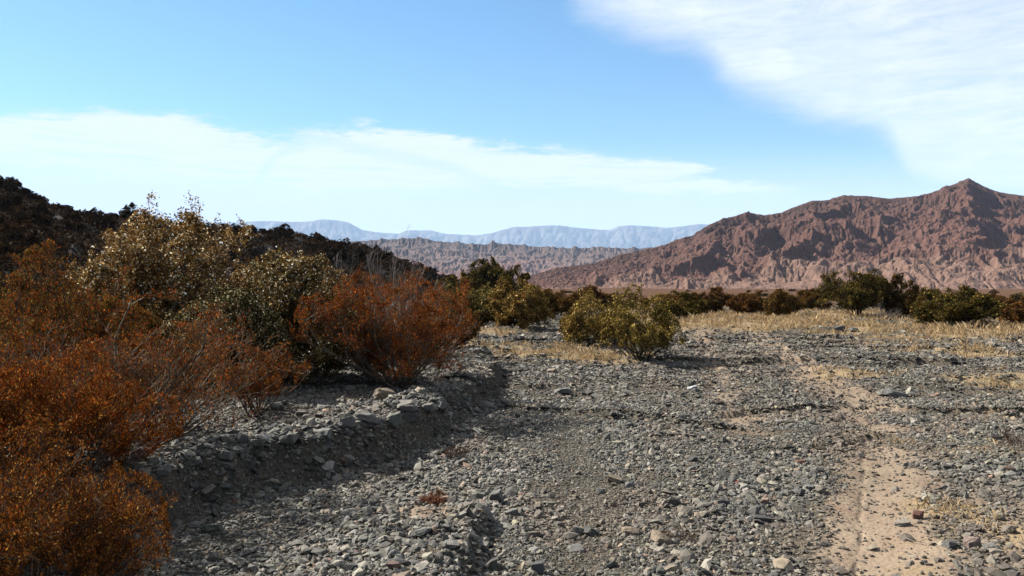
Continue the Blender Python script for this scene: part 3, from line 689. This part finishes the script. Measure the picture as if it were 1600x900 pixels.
shrub('amber brown shrub at the left edge, above the corner shrub', 'shrub', -10, 5.3, .85, .85, seed=3, stems=24, kids=(8, 7, 5), leaf=.019, nleaf=5, pal_=AMBER, aspect=2.6, fork=.6, up=.5, leaf_from=2, group=fg, thick=.8)
shrub('dark rust shrub at the left edge behind the large rust shrub', 'shrub', 90, 8.6, 1.42, 1.45, seed=4, stems=26, kids=(8, 7, 5), leaf=.027, nleaf=5, pal_=BROWNRUST+RUST[:3]+OLIVE[:2], aspect=2.6, fork=.5, up=.7, leaf_from=2, group=fg)
shrub('brown shrub at the far left edge in front of the dark slope', 'shrub', -30, 10.5, 1.35, 1.4, seed=5, stems=22, kids=(8, 6, 5), leaf=.022, nleaf=9, pal_=BROWNRUST, fork=.5, up=.7, leaf_from=2, group=fg)
shrub('broad rust orange shrub overhanging the bank in the middle of the photo', 'shrub', 618, 9.9, 1.55, 1.28, seed=6, stems=34, kids=(8, 7, 5), leaf=.026, nleaf=4, pal_=RUST+BROWNRUST[:2], aspect=2.6, fork=.55, up=.5, leaf_from=2, group=fg, thick=.9, bark=M_palebark)
shrub('small rust shrub low on the bank between the two large rust shrubs', 'shrub', 395, 7.6, .8, .55, seed=7, stems=12, kids=(6, 5, 4), leaf=.014, nleaf=9, pal_=RUST+BROWNRUST, aspect=2.6, fork=.5, up=.7, leaf_from=2, group=fg, thick=.8)
fc = 'tall cream leaved shrubs behind the rust shrubs'
shrub('tallest cream leaved shrub with leafless tips, left of centre', 'shrub', 268, 11.0, 2.38, 1.45, tone=1.3, seed=108, stems=38, kids=(8, 6, 5), leaf=.033, nleaf=12, pal_=CREAM, fork=.6, up=.5, leaf_from=2, group=fc, bark=M_palebark)
shrub('olive green cream flecked shrub right of the tallest cream shrub', 'shrub', 442, 10.6, 1.85, 1.3, tone=1.15, seed=9, stems=30, kids=(8, 6, 5), leaf=.031, nleaf=9, pal_=CREAMGREEN+CREAM, fork=.6, up=.4, leaf_from=2, group=fc, bark=M_palebark)
shrub('dark olive shrub in the shade in front of the cream shrubs', 'shrub', 350, 9.6, 1.35, 1.1, seed=10, stems=26, kids=(8, 6, 5), leaf=.026, nleaf=8, pal_=CREAMGREEN[1:], fork=.6, up=.4, leaf_from=2, group=fc)
shrub('tan leaved shrub just left of the grey leafless shrub', 'shrub', 500, 13, 1.95, 1.0, seed=11, stems=22, kids=(7, 6, 4), leaf=.03, nleaf=8, pal_=CREAM, fork=.55, up=.6, leaf_from=2, group=fc, bark=M_palebark)
shrub('leafless grey dead shrub behind the broad rust shrub', 'shrub', 600, 14.0, 2.2, 1.8, seed=12, stems=34, kids=(6, 4, 3), leaf=.02, nleaf=0, pal_=CREAM, fork=.55, up=.5, bark=M_grey, name='dead_shrub', thick=1.0)
shrub('brown shrub with sparse tan leaves at the right of the grey leafless shrub', 'shrub', 690, 15.5, 1.25, .9, seed=13, stems=20, kids=(7, 6, 4), leaf=.028, nleaf=8, pal_=BROWNRUST+CREAM[:1], fork=.55, up=.5, leaf_from=2)
# middle distance
shrub('soft grey green shrub at the end of the rust shrubs', 'shrub', 742, 30, 1.85, 1.4, tone=1.25, seed=14, stems=30, kids=(8, 6, 5), leaf=.05, nleaf=7, pal_=GREEN_+OLIVE[1:], fork=.5, up=.6, leaf_from=2)
shrub('dark olive brown shrub touching the soft green shrub on its right', 'shrub', 806, 29, 1.85, 1.5, tone=1.4, seed=15, stems=30, kids=(8, 6, 5), leaf=.055, nleaf=8, pal_=OLIVE[1:]+BROWNRUST[:2], fork=.55, up=.5, leaf_from=2)
shrub('lone leafy olive shrub standing on the gravel in the centre', 'shrub', 1000, 16.2, 1.50, .98, tone=1.2, seed=16, stems=26, kids=(8, 6, 5), leaf=.036, nleaf=4, skirt=.34, pal_=OLIVE+OLIVE[1:2]+OLIVE[3:5], fork=.6, up=.4, leaf_from=2, bark=M_palebark)
shrub('paler yellow olive shrub behind and left of the lone shrub', 'shrub', 922, 20.5, 1.40, 1.02, tone=1.25, seed=17, stems=24, kids=(8, 6, 4), leaf=.044, nleaf=4, skirt=.2, pal_=OLIVE+CREAM[:1], fork=.6, up=.4, leaf_from=2, bark=M_palebark)
shrub('dark green small tree rising behind the soft green shrub', 'tree', 757, 62, 3.9, 2.3, seed=28, stems=22, kids=(8, 6, 5), leaf=.13, nleaf=8, pal_=DKOL+OLIVE[:2], fork=.6, up=.4, leaf_from=2, name='small_tree')
shrub('dark green round small tree right of its taller neighbour', 'tree', 803, 60, 3.3, 1.7, seed=19, stems=20, kids=(8, 6, 4), leaf=.12, nleaf=8, pal_=DKOL+OLIVE[:2], fork=.6, up=.4, leaf_from=2, name='small_tree')
shrub('low dark tree between the slope and the soft green shrub', 'tree', 712, 58, 2.6, 2.0, seed=20, stems=20, kids=(8, 6, 4), leaf=.12, nleaf=8, pal_=DKOL+OLIVE[:2], fork=.6, up=.4, leaf_from=2, name='small_tree')
fr = 'shrubs in a row before the red hill'
row = [  # px, distance, height, radius, palette, label
 (1338, 44, 2.45, 1.95, DKOL+OLIVE[:2], 'tallest green shrub of the row before the red hill'),
 (1410, 43, 2.05, 1.15, DKOL+BROWNRUST[:2], 'narrow dark shrub just right of the tallest green shrub'),
 (1492, 33, 1.62, 1.65, DKOL+OLIVE[:2], 'wide dark olive shrub near the right edge'),
 (1592, 34, 1.15, 1.1, BROWNRUST, 'low rust shrub cut by the right edge of the photo'),
 (1168, 47, 1.35, 1.5, BROWNRUST, 'wide low rust shrub in the row, left of its olive neighbour'),
 (1222, 45, 1.45, .95, BROWNRUST+OLIVE[:2], 'brown olive shrub at the right end of the wide low rust shrub'),
 (1062, 42, 1.2, 1.3, OLIVE[:3]+DKOL[:1], 'low olive shrub behind the lone shrub'),
 (1100, 50, 1.3, 1.0, BROWNRUST+DKOL[:2], 'small brown shrub between the low olive shrub and the rust shrub'),
 (1268, 58, 1.5, 1.4, BROWNRUST+OLIVE[:1], 'brown shrub further back, left of the tallest green shrub'),
 (1446, 40, 1.1, .7, BROWNRUST, 'small rust shrub between the dark shrub and the wide olive shrub'),
 (1560, 44, 1.1, 1.2, BROWNRUST, 'distant rust shrub behind the wide olive shrub'),
 (870, 48, 1.6, 1.5, BROWNRUST+OLIVE[:1], 'brown shrub behind the gap between the centre shrubs'),
]
for i, (px, d, H, r_, p_, lab) in enumerate(row):
    shrub(lab, 'shrub', px, d*.92, H*.98, r_*rng.uniform(.85, 1.1), skirt=rng.uniform(.02, .35), rag=.5, seed=40+i, stems=22, kids=(7, 6, 4), leaf=.045+.0007*d, nleaf=8, pal_=p_, fork=.7, up=.45, leaf_from=2, group=fr)
shrub('grey leafless low bush at the foot of the tallest green shrub', 'shrub', 1382, 38, .85, .9, seed=60, stems=22, kids=(6, 4, 3), leaf=.02, nleaf=0, pal_=CREAM, fork=.6, bark=M_grey, name='dead_shrub', thick=1.2)
shrub('small grey dead bush lying on the gravel at the right edge', 'shrub', 1588, 7.9, .22, .38, seed=61, stems=16, kids=(5, 3), leaf=.01, nleaf=0, pal_=CREAM, fork=.7, bark=M_bark, name='dead_shrub')
shrub('tiny red brown dry tuft on the foreground rib', 'plant', 676, 5.45, .10, .13, seed=62, stems=26, kids=(5, 4), leaf=.010, nleaf=6, pal_=[(.30, .13, .07, 2), (.22, .08, .04, 2), (.4, .24, .15, 1)], fork=.6, name='dry_plant')
shrub('low tangle of dry brown twigs beside the smooth tan stone', 'plant', 1060, 4.95, .05, .16, seed=63, stems=22, kids=(4, 3), leaf=.007, nleaf=2, pal_=[(.22, .12, .07, 2), (.30, .2, .12, 1)], fork=.8, name='dry_plant')
shrub('dark dry tuft at the nose of the bank', 'plant', 712, 7.2, .13, .16, seed=64, stems=20, kids=(5, 3), leaf=.009, nleaf=3, pal_=[(.10, .05, .03, 2), (.14, .09, .05, 1)], fork=.7, name='dry_plant')
# shrubs all over the dark slope and on the plain: one-mesh copies
def small_proto(seed, H, r_, p_, leaf):
    SV, SQ, LV, LQ, LC = shrub_arrays(seed=seed, H=H, Rr=r_, stems=14, kids=(6, 5), leaf=leaf, nleaf=16, pal_=p_, fork=.6, up=.5, leaf_from=2, thick=1.5)
    n = len(SV); V = np.concatenate([SV, LV]); Q = np.concatenate([SQ, LQ+n]); cc = np.concatenate([np.tile([[.07, .045, .03]], (n, 1)), LC])
    return mesh('shrub', V, Q, attrs={'col': cc})
DK2 = [(.03, .02, .009, 3), (.055, .03, .012, 2), (.02, .014, .007, 3), (.11, .06, .02, .9)]
protos = [small_proto(70, 1.5, 1.1, DK2, .11), small_proto(71, 1.2, 1.2, DK2, .10), small_proto(72, 1.9, 1.2, DK2, .12), small_proto(73, 1.0, 1.1, [(.07, .035, .012, 3), (.045, .025, .010, 3)], .10)]
for m in protos: m.materials.append(M_leaf)
protosB = [small_proto(80, 1.3, 1.3, BROWNRUST+OLIVE[:2], .13), small_proto(81, 1.1, 1.4, DKOL+OLIVE[:2], .13), small_proto(82, 1.5, 1.2, BROWNRUST, .12)]
for m in protosB: m.materials.append(M_leaf)
def put(me, x, y, z, s, rz, lab, grp):
    o = bpy.data.objects.new('shrub', me); C.objects.link(o); o.location = (x, y, z); o.scale = (s, s, s*rr_.uniform(.6, .95)); o.rotation_euler = (0, 0, rz)
    return tag(o, lab, 'shrub', grp)
rr_ = random.Random(5)
pxs, tL, xL, yL, zL = LG
def on_slope(px, t):
    j = int(np.clip((px+900)/1750*(len(pxs)-1), 0, len(pxs)-1)); i = int(np.argmin(abs(tL[:200]-t))); return float(xL[i, j]), float(yL[i, j]), float(zL[i, j])
# crest line shrubs that show against the sky
crest_px = [(-20, 1.6), (8, 1.9), (22, 1.3), (38, 1.5), (52, 1.3), (66, 1.0), (84, .7), (104, .6), (140, .5), (176, 1.1), (192, 1.0), (206, 1.5), (222, .7), (300, .9), (330, .8), (352, 1.0), (372, 1.0), (388, .7), (412, .7), (428, 1.1), (442, 1.4), (456, .8), (474, .9), (490, .6), (504, .8), (522, .6), (540, .8), (556, .6), (572, .8), (590, .6), (612, .7), (634, .7), (656, .8), (676, .9), (694, 1.0)]
for k, (px, s) in enumerate(crest_px):
    x, y, z = on_slope(px, .97+.03*rr_.random())
    side = 'at the left photo edge' if px < 70 else 'above the cream shrub' if px < 345 else 'before the blue mountains' if px < 580 else 'near its lower right end'
    put(protos[k % 3], x, y, z-.1, s*.85, rr_.uniform(0, 6), 'dark shrub on the left slope crest '+side, 'dark shrubs along the crest of the left slope')
n_put = 0
while n_put < 150:
    px = rr_.uniform(-60, 720); t = rr_.random()**.8*.95+.02
    x, y, z = on_slope(px, t); py = 450-(z+.6-CAMZ)/y*F
    if py > (395 if px < 140 else 372 if px < 480 else 400 if px < 640 else 460): continue     # nothing to be seen there behind the near shrubs
    s = rr_.uniform(.55, 1.15); n_put += 1
    where = 'above the rust shrubs' if px < 140 else 'left of the tall cream shrub top' if px < 200 else 'just behind the cream shrubs' if px < 440 else 'behind the grey leafless shrub' if px < 620 else 'where it meets the plain'
    how = 'high on' if t > .8 else 'halfway up' if t > .5 else 'low on'
    put(protos[n_put % 4], x, y, z-.08, s, rr_.uniform(0, 6), 'dark shrub '+how+' the left slope, '+where, 'dark shrubs on the left slope')
for k in range(78):
    d = rr_.uniform(52, 95) if k % 2 else rr_.uniform(95, 420); px = rr_.uniform(830, 1640); x = px2x(px, d)
    where = 'behind the lone shrub' if px < 1100 else 'behind the low rust shrubs' if px < 1290 else 'behind the tallest green shrub' if px < 1450 else 'behind the wide olive shrub'
    how = 'low brown shrub ' if d < 95 else 'tiny distant shrub '
    put(protosB[k % 3], x, d, float(ground_z(x, d))-.08, rr_.uniform(.7, 1.3), rr_.uniform(0, 6), how+'on the plain '+where, 'low scrub on the plain before the red hill')
def scrub_cover():
    g_ = np.random.default_rng(99); n = 260000
    j = g_.integers(100, len(pxs)-2, n); i = g_.integers(2, 199, n); x = xL[i, j]+g_.uniform(-.2, .2, n); y = yL[i, j]+g_.uniform(-.2, .2, n); z = zL[i, j]
    cl = fbm(x/2.2, y/2.2, 3, 140); m = (cl > -.22) & (pxs[j] < 830); x, y, z, cl = x[m], y[m], z[m], cl[m]; n = len(x)
    z = z+g_.uniform(0, 1, n)**1.5*(.15+1.3*np.clip(cl+.15, 0, .6)); P = np.stack([x, y, z], 1)
    a = g_.normal(0, 1, (n, 3)); a[:, 2] += 1; a /= np.linalg.norm(a, axis=1, keepdims=True); b = np.cross(a, g_.normal(0, 1, (n, 3))); b /= np.linalg.norm(b, axis=1, keepdims=True)
    sz = g_.uniform(.08, .2, (n, 1)); V = np.stack([P-a*sz, P+b*sz*.5, P+a*sz, P-b*sz*.5], 1).reshape(-1, 3)
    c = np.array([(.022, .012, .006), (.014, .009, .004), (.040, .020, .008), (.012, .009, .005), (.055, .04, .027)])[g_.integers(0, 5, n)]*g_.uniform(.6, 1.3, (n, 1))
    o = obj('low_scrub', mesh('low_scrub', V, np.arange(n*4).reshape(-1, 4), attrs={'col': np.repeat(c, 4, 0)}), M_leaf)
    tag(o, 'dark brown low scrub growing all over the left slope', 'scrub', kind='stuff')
scrub_cover()
# ------------------------------------------------------------------ dry grass
def grass():
    xs, ys, hs = [], [], []
    for cx, cy_, a, b, k in GP:
        n = int(min(24000, 900*a*b*k*(1 if cy_ > 12 else 1.8)/(1+max(0, cy_-20)/22)))
        x = cx+rng.normal(0, a*.55, n); y = cy_+rng.normal(0, b*.55, n)
        m = (fbm(x*1.1, y*.8, 4, 121) > .02+rng.normal(0, .10, n)) & (straw_mask(x, y) > .35); xs.append(x[m]); ys.append(y[m]); hs.append(np.full(m.sum(), .16 if cy_ > 24 else .11 if cy_ > 15 else .075 if cy_ > 11 else .05))
    x, y, h = map(np.concatenate, (xs, ys, hs)); n = len(x)
    h = h*rng.uniform(.4, 1.2, n)*(1+1.6*np.clip(fbm(x*2.2, y*2.2, 2, 125), -.4, 1)); z = ground_z(x, y); w = .0015+.00017*y
    a = rng.uniform(0, 2*math.pi, n); l = rng.uniform(.1, .9, n)*h; dx, dy = np.cos(a), np.sin(a); b = rng.uniform(0, 2*math.pi, n); wx, wy = np.cos(b)*w, np.sin(b)*w
    P = np.stack([np.stack([x-wx, y-wy, z-.01], 1), np.stack([x+wx, y+wy, z-.01], 1), np.stack([x+wx*.6+dx*l*.4, y+wy*.6+dy*l*.4, z+h*.65], 1), np.stack([x-wx*.2+dx*l, y-wy*.2+dy*l, z+h], 1)], 1).reshape(-1, 3)
    c = np.array([(.30, .21, .11), (.38, .28, .16), (.18, .115, .055), (.24, .16, .08)])[rng.integers(0, 4, n)]*rng.uniform(.7, 1.2, (n, 1))
    o = obj('dry_grass', mesh('dry_grass', P, np.arange(n*4).reshape(-1, 4), attrs={'col': np.repeat(c, 4, 0)}), M_grass)
    tag(o, 'straw coloured dry grass in patches on the river bed', 'grass', kind='stuff')
grass()
# fallen sticks
def stick(px, py, ln, ang, r, label, seed=0):
    x, y, z = ray_ground(px, py); g_ = np.random.default_rng(seed+int(px)); t = np.linspace(0, 1, 8)-.5
    X_ = x+np.cos(ang)*t*ln; Y_ = y+np.sin(ang)*t*ln; wob = np.cumsum(g_.normal(0, .012, (8, 2)), 0); X_ = X_+wob[:, 0]; Y_ = Y_+wob[:, 1]
    Z_ = ground_z(X_, Y_)+.012+np.abs(g_.normal(0, .006, 8)); Z_ = np.maximum(Z_, Z_.mean())
    P = np.stack([X_, Y_, Z_], 1); main = tubes(P[None], np.linspace(r, r*.4, 8)[None], 5)
    a2 = ang+.6; q = P[4]; tw = q+np.outer(np.linspace(0, 1, 8), [math.cos(a2)*ln*.3, math.sin(a2)*ln*.3, .02]); tv = tubes(tw[None], np.linspace(r*.6, r*.25, 8)[None], 5)
    V = np.concatenate([main[0], tv[0]]); Q = np.concatenate([main[1], tv[1]+len(main[0])])
    tag(obj('stick', mesh('stick', V, Q, smooth=True), M_grey), label, 'stick')
stick(1580, 718, .42, -.5, .006, 'thin pale stick at the right edge beside the dead bush')
stick(672, 800, .16, .05, .006, 'pale stick in front of the tiny red brown tuft')
stick(730, 806, .12, .1, .004, 'thin pale stick right of the tiny red brown tuft')
stick(1112, 832, .10, -.9, .005, 'curved pale stick left of the long dark slate slab')
stick(1490, 828, .30, -.6, .003, 'thin dry stalk right of the reddish cube stone')
stick(1432, 850, .14, -.9, .005, 'short brown stick on the sand in front of the cube stone')
stick(395, 770, .22, 1.3, .004, 'thin dry root hanging at the bank foot')
stick(1535, 838, .14, -.1, .004, 'short pale stick behind the stones at lower right')

# ------------------------------------------------------------------ air
def haze():
    bm = bmesh.new(); bmesh.ops.create_cube(bm, size=1)
    for v in bm.verts: v.co = Vector((v.co.x*52000, v.co.y*52000, -60 if v.co.z < 0 else 1650))
    me = bpy.data.meshes.new('haze'); bm.to_mesh(me); bm.free()
    m, N, out = material('haze_air'); p = N.new('ShaderNodeVolumePrincipled')
    p.inputs['Color'].default_value = (.43, .63, .93, 1); p.inputs['Density'].default_value = 5.0e-5; p.inputs['Anisotropy'].default_value = .0
    N.l.new(p.outputs[0], out.inputs['Volume'])
    tag(obj('haze', me, m), 'pale blue haze between the far mountains and the camera', 'haze', kind='stuff')
haze()
